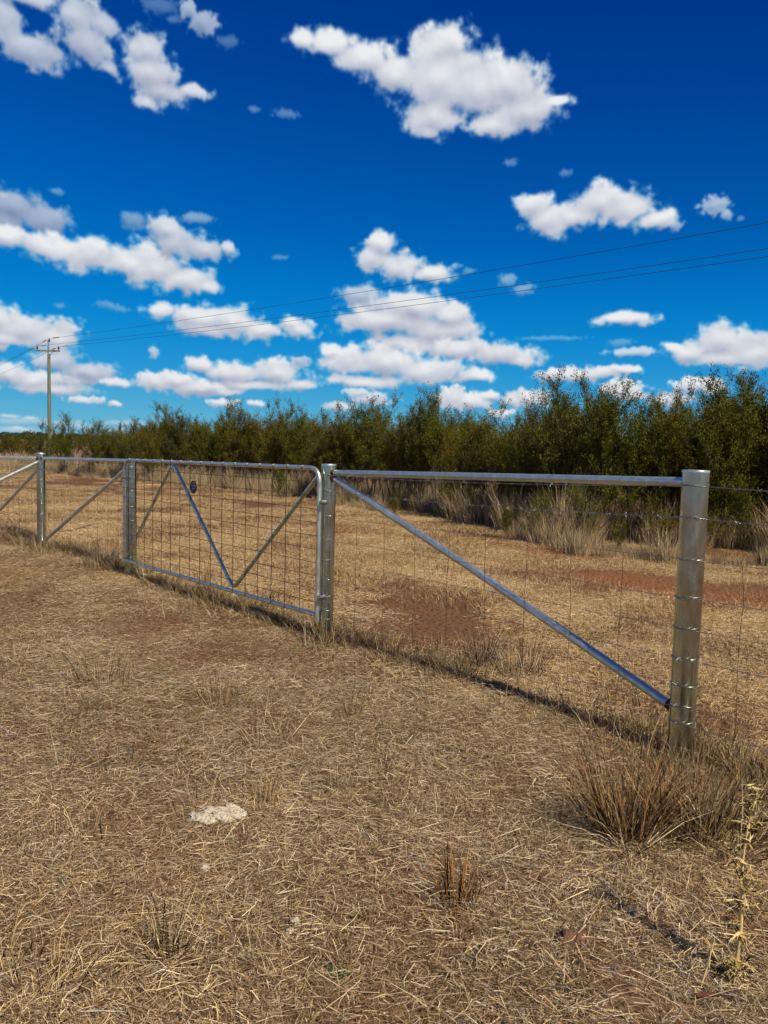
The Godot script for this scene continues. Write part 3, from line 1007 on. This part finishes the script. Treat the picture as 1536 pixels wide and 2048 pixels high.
func build_fence() -> void:
	var pr := 0.0575
	# brace panel with the big end post
	var a := thing("brace_panel", "galvanised pipe brace panel between the tall end post and the gate's hinge post", "fence")
	post(a, 0.0, 1.376, 0.061, 0)
	post(a, 2.84, 1.327, 0.055, 0)
	part(a, "top_rail", single_tube(path([on_line(0.03, 1.318), on_line(1.4, 1.291), on_line(2.80, 1.262)]), 0.0225, 16), M.pipe)
	part(a, "diagonal_brace", single_tube(path([on_line(0.045, 0.222), on_line(1.4, 0.735), on_line(2.80, 1.232)]), 0.0235, 16), M.pipe)
	weld(a, on_line(2.788, 1.262), on_line(2.758, 1.2625), 0.0225)
	weld(a, on_line(2.792, 1.229), on_line(2.752, 1.214), 0.0235)
	weld(a, on_line(0.055, 0.226), on_line(0.08, 0.2355), 0.0235)
	barbed(a, on_line(0.0, 1.304, 0.066), on_line(2.84, 1.247, 0.06))
	barbed(a, on_line(0.0, 1.155, 0.066), on_line(2.84, 1.129, 0.06))
	var rows := []
	for k in 7:
		rows.append([ROWS_R[k], ROWS_G[k]])
		tie(a, 0.0, ROWS_R[k], 0.061)
		tie(a, 2.84, ROWS_G[k], 0.055)
	for h in [1.304, 1.155]:
		tie(a, 0.0, h, 0.061)
	for h in [1.247, 1.129]:
		tie(a, 2.84, h, 0.055)
	netting(a, 0.0, 2.84, rows, 0.32, 0.064)

	# wire fence running on past the end post
	var w := thing("wire_fence", "barbed wire and netting running on past the tall end post", "fence")
	barbed(w, on_line(0.0, 1.304, 0.0665), on_line(-7.0, 1.28, 0.0665))
	barbed(w, on_line(0.0, 1.155, 0.0665), on_line(-7.0, 1.14, 0.0665))
	var rr := []
	for h in ROWS_R:
		rr.append([h, h])
	netting(w, -7.0, -0.0, rr, -6.88, 0.0645)

	# the panel on the latch side
	var l := thing("brace_panel", "galvanised pipe brace panel between the gate's latch post and the domed corner post", "fence")
	post(l, 6.40, 1.284, 0.055, 0)
	post(l, 9.42, 1.30, 0.057, 1)
	part(l, "top_rail", single_tube(path([on_line(6.44, 1.262), on_line(8.0, 1.245), on_line(9.38, 1.228)]), 0.0215, 14), M.pipe)
	part(l, "diagonal_brace", single_tube(path([on_line(6.44, 1.205), on_line(8.0, 0.60), on_line(9.38, 0.055)]), 0.0225, 14), M.pipe)
	weld(l, on_line(9.37, 1.2281), on_line(9.33, 1.2286), 0.0215)
	var rl := []
	for k in 7:
		rl.append([ROWS_G[k], ROWS_G[k] - 0.01])
		tie(l, 6.40, ROWS_G[k], 0.055)
		tie(l, 9.42, ROWS_G[k] - 0.01, 0.057)
	barbed(l, on_line(6.4, 1.20, 0.06), on_line(9.42, 1.205, 0.06))
	barbed(l, on_line(6.4, 1.10, 0.06), on_line(9.42, 1.085, 0.06))
	tie(l, 6.40, 1.20, 0.055)
	netting(l, 6.4, 9.42, rl, 6.6, 0.061)

	# corner: one fence goes straight on, one turns towards the road
	var c := thing("brace_panel", "shaded brace and wires carrying the fence straight on beyond the corner post", "fence")
	part(c, "diagonal_brace", single_tube(path([on_line(9.46, 1.10), on_line(10.8, 0.59), on_line(12.3, 0.05)]), 0.0225, 14), M.pipe)
	var far_post := MB.new()
	var fp := on_line(12.36, 0.0)
	far_post.lathe(fp, PackedVector2Array([Vector2(0.055, -0.2), Vector2(0.055, 1.27), Vector2(0.0, 1.275)]), 20)
	part(c, "post", far_post.mesh(), M.steel)
	netting(c, 9.42, 12.36, rl, 9.62, 0.061)
	barbed(c, on_line(9.42, 1.205, 0.06), on_line(12.36, 1.20, 0.06))
	barbed(c, on_line(9.42, 1.085, 0.06), on_line(12.36, 1.08, 0.06))
	var corner := on_line(9.42, 0.0)
	var turn := Vector3(-0.50, 0, 0.866)
	var e := thing("brace_panel", "sunlit top rail and brace turning from the corner post along the track", "fence")
	part(e, "top_rail", single_tube(path([corner + turn * 0.04 + Vector3(0, 1.232, 0), corner + turn * 2.6 + Vector3(0, 1.232, 0)]), 0.0235, 14), M.pipe)
	part(e, "diagonal_brace", single_tube(path([corner + turn * 0.05 + Vector3(0, 1.175, 0), corner + turn * 2.56 + Vector3(0, 0.10, 0)]), 0.0235, 14), M.pipe)
	var p2 := MB.new()
	p2.lathe(corner + turn * 2.62, PackedVector2Array([Vector2(0.055, -0.2), Vector2(0.055, 1.28), Vector2(0.0, 1.285)]), 20)
	part(e, "post", p2.mesh(), M.steel)
	weld(e, corner + turn * 0.052 + Vector3(0, 1.232, 0), corner + turn * 0.09 + Vector3(0, 1.232, 0), 0.0235)
	for h in [1.10, 1.0, 0.82, 0.66, 0.5, 0.36]:
		part(e, "line_wire", single_tube(path([corner + turn * 0.05 + Vector3(0, h, 0), corner + turn * 2.58 + Vector3(0, h, 0)]), 0.0015, 4), M.wire)
	for k in 8:
		var o := corner + turn * (0.2 + k * 0.3)
		part(e, "stay_wire", single_tube(path([o + Vector3(0, 1.0, 0), o + Vector3(0, 0.3, 0)]), 0.0014, 4), M.mesh_wire)

func build_gate() -> void:
	var off := 0.09
	var g := thing("farm_gate", "galvanised pipe gate with wire mesh and zigzag brace, shut between two posts", "gate")
	var tr := 0.0175
	part(g, "frame", single_tube(bent([on_line(2.832, 0.145, off), on_line(2.830, 1.295, off), on_line(6.350, 1.273, off), on_line(6.375, 0.17, off)], 0.12, 8), tr, 16), M.pipe)
	part(g, "bottom_rail", single_tube(path([on_line(2.835, 0.197, off), on_line(4.6, 0.188, off), on_line(6.372, 0.182, off)]), tr * 0.98, 14), M.pipe)
	part(g, "zigzag_brace", single_tube(bent([on_line(6.34, 0.20, off - 0.006), on_line(5.215, 1.268, off - 0.006), on_line(4.06, 0.212, off - 0.006), on_line(2.845, 1.245, off - 0.006)], 0.075, 6), 0.0172, 14), M.steel)
	for k in 17:
		var s := 3.038 + k * 0.1985
		if s > 6.34:
			break
		var top := lerpf(1.295, 1.273, (s - 2.83) / 3.52)
		var pts := PackedVector3Array()
		for q in 5:
			pts.append(on_line(s + rng.randfn() * 0.002, lerpf(0.185, top + 0.012, q / 4.0), off + 0.019))
		part(g, "upright_wire", single_tube(pts, 0.0029, 5), M.mesh_wire)
		var clip := MB.new()
		var ct := on_line(s, top, off)
		var arc := PackedVector3Array()
		for q in 9:
			var an := PI * q / 8.0
			arc.append(ct + Vector3(0, sin(an) * (tr + 0.0025), 0) + Vector3(LINE_N.x, 0, LINE_N.y) * cos(an) * (tr + 0.0025))
		clip.tube(arc, 0.0020, 5)
		part(g, "wire_clip", clip.mesh(), M.wire)
	for k in 10:
		var h := 0.285 + k * 0.0995
		var pts := PackedVector3Array()
		for q in 8:
			pts.append(on_line(lerpf(2.822, 6.385, q / 7.0), h + lerpf(0.012, -0.004, q / 7.0) + rng.randfn() * 0.002, off + 0.0225))
		part(g, "cross_wire", single_tube(pts, 0.0026, 5), M.mesh_wire)
	# hinges on the post side
	for h in [1.044, 0.34]:
		var collar := MB.new()
		var p := on_line(2.832, h, off)
		collar.tube(path([p + Vector3(0, -0.022, 0), p + Vector3(0, 0.022, 0)]), tr + 0.005, 16)
		var hin := part(g, "hinge", collar.mesh(), M.pipe)
		var lug := MB.new()
		lug.tube(path([p, on_line(2.772, h + 0.002, off + 0.012)]), 0.008, 8)
		lug.tube(path([on_line(2.768, h + 0.002, off - 0.02), on_line(2.768, h + 0.002, off + 0.030)]), 0.017, 12)
		lug.tube(path([on_line(2.768, h + 0.002, off + 0.030), on_line(2.768, h + 0.002, off + 0.042)]), 0.009, 6)
		part(hin, "bolt", lug.mesh(), M.wire)
	# latch chain round the latch post
	var chain := MB.new()
	var links := [on_line(6.42, 1.07, off + 0.02), on_line(6.40, 1.065, off + 0.03), on_line(6.37, 1.07, off + 0.03), on_line(6.33, 1.085, off + 0.022), on_line(6.29, 1.08, off + 0.01), on_line(6.43, 1.04, off + 0.01), on_line(6.435, 1.01, off + 0.012)]
	for k in links.size():
		var ring := PackedVector3Array()
		var tilt := Basis(Vector3(1, 0.3, 0.2).normalized(), k * 1.5)
		for q in 11:
			var an := TAU * q / 10.0
			ring.append(links[k] + tilt * Vector3(cos(an) * 0.019, sin(an) * 0.011, 0))
		chain.tube(ring, 0.0036, 5, Color.WHITE, false)
	part(g, "latch_chain", chain.mesh(), M.wire)
	# maker's plate, dark, with small pale print
	var c := on_line(4.79, 1.058, off + 0.001)
	var ex := Vector3(-LINE_D.x, 0, -LINE_D.y)
	var ez := Vector3(LINE_N.x, 0, LINE_N.y)
	var outline := [Vector2(-0.030, 0.058), Vector2(0.036, 0.058), Vector2(0.064, 0.010), Vector2(0.060, -0.020), Vector2(0.034, -0.058), Vector2(-0.026, -0.058), Vector2(-0.060, -0.016), Vector2(-0.060, 0.012)]
	var plate := MB.new()
	for zz in [0.002, -0.002]:
		var b := plate.v.size()
		for q: Vector2 in outline:
			plate.v.append(c + ex * q.x + Vector3(0, q.y, 0) + ez * zz); plate.n.append(ez * signf(zz)); plate.c.append(Color.WHITE)
		for k in range(1, outline.size() - 1):
			plate.ix.append_array(PackedInt32Array([b, b + k, b + k + 1]))
	for k in outline.size():
		var b := plate.v.size()
		var q: Vector2 = outline[k]
		var q2: Vector2 = outline[(k + 1) % outline.size()]
		var nn := (ex * (q.y - q2.y) * -1.0 + Vector3(0, (q.x - q2.x), 0)).normalized()
		for w in [[q, 0.002], [q2, 0.002], [q2, -0.002], [q, -0.002]]:
			plate.v.append(c + ex * w[0].x + Vector3(0, w[0].y, 0) + ez * w[1]); plate.n.append(nn); plate.c.append(Color.WHITE)
		plate.ix.append_array(PackedInt32Array([b, b + 1, b + 2, b, b + 2, b + 3]))
	var pl := part(g, "name_plate", plate.mesh(), M.plate)
	pl.set_meta("label", "small dark six-sided maker's plate with pale print")
	var marks := MB.new()
	var bas := Basis(ex, Vector3.UP, ez)
	for m in [[-0.012, 0.040, 0.016, 0.010], [0.014, 0.038, 0.018, 0.013], [-0.034, 0.012, 0.012, 0.012], [-0.018, 0.011, 0.010, 0.009], [0.000, 0.010, 0.016, 0.010], [0.020, 0.010, 0.014, 0.012], [0.038, 0.008, 0.012, 0.012], [-0.010, -0.012, 0.014, 0.010], [0.012, -0.014, 0.020, 0.012], [-0.010, -0.034, 0.024, 0.005]]:
		marks.box(Transform3D(bas, c + ex * m[0] + Vector3(0, m[1], 0) + ez * 0.0028), Vector3(m[2], m[3], 0.0008))
	part(pl, "print", marks.mesh(), M.print)


# ------------------------------------------------------------------ power line
func build_power() -> void:
	var up := ray(97.5, 682)
	var k := 61.0 / -up.z
	var top := EYE + up * k
	var base := Vector3(top.x, height(top.x, top.z), top.z)
	var p := thing("power_pole", "grey-green timber power pole rising behind the fence corner", "power pole", base)
	var b := MB.new()
	b.lathe(Vector3.ZERO, PackedVector2Array([Vector2(0.15, -0.3), Vector2(0.145, 2.0), Vector2(0.128, 6.0), Vector2(0.11, top.y - base.y - 1.0), Vector2(0.0, top.y - base.y - 0.99)]), 14)
	part(p, "pole", b.mesh(), M.timber)
	var hgt := top.y - base.y
	var spike := MB.new()
	spike.box(Transform3D(Basis(), Vector3(-0.05, hgt - 0.6, 0)), Vector3(0.09, 1.3, 0.07))
	part(p, "top_bracket", spike.mesh(), M.steel)
	var arm := MB.new()
	arm.box(Transform3D(Basis(), Vector3(0.0, hgt - 0.78, 0.16)), Vector3(1.86, 0.11, 0.10))
	part(p, "cross_arm", arm.mesh(), M.timber)
	var strut := MB.new()
	strut.tube(path([Vector3(0.12, hgt - 1.25, 0.17), Vector3(0.36, hgt - 0.84, 0.17)]), 0.022, 6)
	part(p, "arm_strut", strut.mesh(), M.steel)
	var tips := [Vector3(0.05, hgt + 0.20, 0.0), Vector3(-0.84, hgt - 0.42, 0.16), Vector3(0.84, hgt - 0.42, 0.16)]
	for t: Vector3 in tips:
		var ins := MB.new()
		ins.lathe(t + Vector3(0, -0.32, 0), PackedVector2Array([Vector2(0.03, 0.0), Vector2(0.03, 0.10), Vector2(0.09, 0.11), Vector2(0.05, 0.17), Vector2(0.08, 0.18), Vector2(0.045, 0.24), Vector2(0.06, 0.27), Vector2(0.0, 0.31)]), 10)
		part(p, "insulator", ins.mesh(), M.porcelain)
	# conductors: towards the right they pass high over the paddock, to the left they run off to the next pole
	var goal := [ray(1536, 445), ray(1536, 497), ray(1536, 513)]
	var far := [Vector3(-80, 10.4, -126), Vector3(-80.8, 9.6, -126), Vector3(-79.2, 9.6, -126)]
	var names := ["highest overhead line, from the pole top", "lower overhead line from one end of the cross-arm", "lower overhead line from the other end of the cross-arm"]
	for q in 3:
		var from: Vector3 = base + tips[q]
		var gr: Vector3 = goal[q]
		var dist: float = 25.5 + [0.0, 0.5, 1.7][q]
		var mid := EYE + gr * (dist / -gr.z)
		var span := 2.05
		var o := thing("power_line", "thin dark " + names[q], "power line")
		# a parabola from the pole that meets the far point of the view and goes on to the next pole
		var pts := PackedVector3Array()
		var sag := 0.9
		for n in 61:
			var t := span * n / 60.0
			pts.append(from.lerp(mid, t) + Vector3(0, -sag * 4.0 * (t / span) * (1.0 - t / span) + sag * 4.0 * t / span * (1.0 - 1.0 / span), 0))
		part(o, "conductor", single_tube(pts, 0.010, 5), M.cable)
		var l := PackedVector3Array()
		for n in 41:
			var t := n / 40.0
			l.append(from.lerp(far[q], t) + Vector3(0, -1.6 * 4.0 * t * (1.0 - t), 0))
		part(o, "conductor", single_tube(l, 0.010, 5), M.cable)
		for e in [[pts[1], pts[2]], [l[1], l[2]]]:
			var dd: Vector3 = (e[1] - e[0]).normalized()
			part(o, "pale_sleeve", single_tube(PackedVector3Array([from + dd * 0.7, from + dd * 1.7]), 0.05, 6), M.sleeve)


# ------------------------------------------------------------------ small things
func lump_mesh(size: Vector3, rough: float, tone: Color, sd: int) -> ArrayMesh:
	var b := MB.new()
	var nz := FastNoiseLite.new()
	nz.seed = sd
	nz.frequency = 0.9
	nz.fractal_octaves = 4
	var nu := 26
	var nv := 14
	for j in nv + 1:
		for i in nu:
			var th := PI * j / nv
			var ph := TAU * i / nu
			var d := Vector3(sin(th) * cos(ph), cos(th), sin(th) * sin(ph))
			var r := 1.0 + nz.get_noise_3dv(d * 1.6) * rough
			b.v.append(d * size * r)
			b.n.append(d)
			b.c.append(tone)
	for j in nv:
		for i in nu:
			var a := j * nu + i
			var e := j * nu + (i + 1) % nu
			b.ix.append_array(PackedInt32Array([a, e, a + nu, e, e + nu, a + nu]))
	var st := SurfaceTool.new()
	st.begin(Mesh.PRIMITIVE_TRIANGLES)
	for k in b.ix.size():
		st.set_smooth_group(0)
		st.set_color(tone)
		st.add_vertex(b.v[b.ix[k]])
	st.generate_normals()
	return st.commit()

func build_small() -> void:
	var pale := Color(0.60, 0.55, 0.44)
	var at := ground(440, 1642)
	var d := thing("crumbled_stone", "bleached cream-white crumbled lump lying flat in the straw", "stone", at)
	var lumps := [[-0.065, 0.0, 0.030, 0.046, 0.020, 0.028], [-0.02, 0.0, -0.020, 0.050, 0.024, 0.026], [0.035, 0.0, -0.025, 0.046, 0.026, 0.030], [0.010, 0.0, 0.020, 0.045, 0.022, 0.026], [0.055, 0.0, 0.005, 0.034, 0.020, 0.026], [-0.03, 0.0, 0.040, 0.030, 0.016, 0.022], [0.078, 0.0, -0.012, 0.022, 0.014, 0.02]]
	for k in lumps.size():
		var q: Array = lumps[k]
		part(d, "lump", lump_mesh(Vector3(q[3], q[4], q[5]), 0.75, pale, 20 + k), M.stone, Vector3(q[0], 0.026 + q[1], q[2]))
	for q in [[410, 1750, 0.012, pale, "tiny cream pebble in the straw near the crumbled lump"], [590, 1850, 0.012, pale, "tiny cream pebble near a flattened straw stem"], [580, 1866, 0.010, pale, "smaller grey-cream pebble beside another tiny pebble"]]:
		var s := thing("pebble", q[4], "stone", ground(q[0], q[1]) + Vector3(0, 0.012, 0))
		part(s, "pebble", lump_mesh(Vector3(q[2] * 1.3, q[2], q[2]), 0.5, q[3], int(q[0])), M.stone)
	var clod := thing("earth_clod", "flat red-brown clod of bare earth showing through the straw", "clod", ground(1152, 1888))
	part(clod, "clod", lump_mesh(Vector3(0.055, 0.020, 0.040), 0.6, Color(0.205, 0.105, 0.062), 77), M.stone, Vector3(0, 0.006, 0))
	# fallen sticks
	var bark := Color(0.13, 0.085, 0.055)
	var list := [
		[[[100, 1066], [128, 1066], [150, 1062], [172, 1055], [194, 1048]], 0.016, "crooked dead branch lying on the pasture behind the left panel"],
		[[[0, 1078], [28, 1062], [58, 1070], [82, 1080]], 0.045, "weathered log lying against the foot of the corner post"],
		[[[165, 1430], [148, 1433], [130, 1432]], 0.007, "short dark stick on the open straw"],
		[[[205, 1640], [202, 1660], [206, 1690]], 0.003, "thin dark twig lying in the straw left of the cream lump"],
		[[[1390, 2015], [1432, 2008], [1470, 2000]], 0.006, "reddish twig lying near the dead thistle"],
		[[[1010, 1880], [960, 1900], [930, 1915]], 0.003, "pale straight stalk lying below the rust-brown clump"],
		[[[745, 1865], [690, 1858], [620, 1852], [560, 1858]], 0.0022, "long yellow stalk lying flat on the straw"],
	]
	for q in list:
		var pts := PackedVector3Array()
		for w in q[0]:
			pts.append(ground(w[0], w[1]) + Vector3(0, q[1] * 0.8 + 0.012, 0))
		var o := thing("fallen_stick", q[2], "stick", pts[0])
		for k in range(pts.size() - 1, -1, -1):
			pts[k] -= pts[0]
		var radii := PackedFloat32Array()
		for k in pts.size():
			radii.append(q[1] * (1.0 - 0.6 * k / pts.size()))
		var m := MB.new()
		var col := bark if q[1] > 0.0035 else Color(0.5, 0.4, 0.2) if q[1] < 0.0031 and "dark" not in q[2] else bark
		if "reddish" in q[2]:
			col = Color(0.085, 0.032, 0.02)
		m.tube(pts, radii, 7, col)
		part(o, "stick", m.mesh(), M.bark)
	# dead thistle
	var foot := ground(1462, 1965)
	var t := thing("dead_thistle", "dead straw-yellow thistle stalk with spiny leaves near the large tussock", "thistle", foot)
	var stem := PackedVector3Array()
	var rad := PackedFloat32Array()
	var tip := ray(1512, 1575)
	var head := EYE + tip * ((foot.z - 0.02) / tip.z) - foot
	for k in 11:
		var f := k / 10.0
		stem.append(head * f + Vector3(sin(f * 7.0) * 0.008, 0, cos(f * 5.0) * 0.006))
		rad.append(lerpf(0.0062, 0.0022, f))
	var yellow := Color(0.56, 0.43, 0.18)
	var sm := MB.new()
	sm.tube(stem, rad, 8, yellow)
	part(t, "stem", sm.mesh(), M.straw)
	for k in 84:
		var f := pow(rng.randf_range(0.0, 1.0), 1.25) * 0.97 + 0.03
		var i := mini(int(f * 10.0), 9)
		var p := stem[i].lerp(stem[i + 1], f * 10.0 - i)
		var yaw := rng.randf() * TAU
		var ln := rng.randf_range(0.03, 0.075) * (1.25 - f * 0.5)
		var d2 := Vector3(cos(yaw), rng.randf_range(-0.2, 0.5), sin(yaw)).normalized()
		var lf := MB.new()
		var colr := pick([yellow, Color(0.62, 0.50, 0.24), Color(0.46, 0.33, 0.12)])
		lf.blade(p, p + d2 * ln * 0.5, p + d2 * ln + Vector3(0, -0.01, 0), d2.cross(Vector3.UP).normalized(), 0.0042, colr)
		for w in 8:
			var g := rng.randf_range(0.15, 1.0)
			var q := p + d2 * ln * g
			var sd := (d2 * 0.3 + Vector3(rng.randfn(), rng.randfn(), rng.randfn())).normalized()
			lf.blade(q, q + sd * 0.011, q + sd * 0.023, sd.cross(d2).normalized(), 0.0016, colr)
		part(t, "spiny_leaf", lf.mesh(), M.straw)
	var t2 := thing("dead_thistle", "small broken thistle stem with sharp spines low in the straw", "thistle", ground(1400, 1985))
	var s2 := MB.new()
	s2.tube(path([Vector3(0, 0, 0), Vector3(0.015, 0.06, 0.0), Vector3(0.035, 0.13, -0.01)]), PackedFloat32Array([0.003, 0.0026, 0.0012]), 6, yellow)
	for k in 22:
		var f := rng.randf()
		var q := Vector3(0.035, 0.13, -0.01) * f
		var sd := Vector3(rng.randfn(), rng.randfn() * 0.6, rng.randfn()).normalized()
		s2.blade(q, q + sd * 0.016, q + sd * 0.035, sd.cross(Vector3.UP).normalized(), 0.0016, yellow)
	part(t2, "stem", s2.mesh(), M.straw)
	# a low green weed
	var wd := thing("green_weed", "tiny dark green weed flat on the straw", "weed", ground(675, 1950))
	var wm := MB.new()
	for k in 40:
		var yaw := rng.randf() * TAU
		var d3 := Vector3(cos(yaw), rng.randf_range(0.1, 0.6), sin(yaw)).normalized()
		wm.leaf(Vector3(rng.randfn() * 0.012, 0.012, rng.randfn() * 0.01), d3, d3.cross(Vector3.UP).normalized(), rng.randf_range(0.012, 0.028), 0.004, Color(0.05, 0.08, 0.025))
	part(wd, "leaves", wm.mesh(), M.leaf)


# ------------------------------------------------------------------ the scene
func _ready() -> void:
	var t0 := Time.get_ticks_msec()
	rng.seed = 20240
	hills.seed = 3
	hills.frequency = 0.01
	patchy.seed = 11
	patchy.frequency = 0.01
	patchy.fractal_octaves = 4
	billow.seed = 21
	billow.frequency = 0.01
	billow.fractal_octaves = 5
	billow.fractal_gain = 0.58
	puff.seed = 33
	puff.frequency = 0.01
	puff.fractal_octaves = 2
	look = Basis(Vector3.RIGHT, deg_to_rad(-PITCH)) * Basis(Vector3.BACK, ROLL)

	var cam := Camera3D.new()
	cam.name = "camera"
	cam.transform = Transform3D(look, EYE)
	cam.fov = rad_to_deg(2.0 * atan(1024.0 / FOCAL))
	cam.near = 0.05
	cam.far = 9000.0
	add_child(cam)
	cam.current = true

	var sun := DirectionalLight3D.new()
	sun.name = "sun"
	var ce := cos(deg_to_rad(SUN_EL))
	var towards := Vector3(SHADOW_DIR.x * ce, -sin(deg_to_rad(SUN_EL)), SHADOW_DIR.y * ce)
	sun.basis = Basis.looking_at(towards, Vector3.UP)
	sun.light_energy = 1.5
	sun.light_color = Color(1.0, 0.955, 0.88)
	sun.light_angular_distance = 0.53
	sun.shadow_enabled = true
	add_child(sun)

	var env := Environment.new()
	env.background_mode = Environment.BG_SKY
	env.sky = build_sky()
	env.tonemap_mode = Environment.TONE_MAPPER_LINEAR
	env.tonemap_exposure = 1.32
	env.background_energy_multiplier = 0.76
	env.sdfgi_enabled = true
	env.ssao_enabled = true
	env.ssil_enabled = true
	var we := WorldEnvironment.new()
	we.name = "world"
	we.environment = env
	add_child(we)
	print("sky ", Time.get_ticks_msec() - t0)

	materials()
	print("materials ", Time.get_ticks_msec() - t0)
	build_ground()
	build_trees()
	print("trees ", Time.get_ticks_msec() - t0)
	build_fence()
	build_gate()
	build_power()
	build_litter()
	print("litter ", Time.get_ticks_msec() - t0)
	build_tussocks()
	build_small()
	print("done ", Time.get_ticks_msec() - t0)
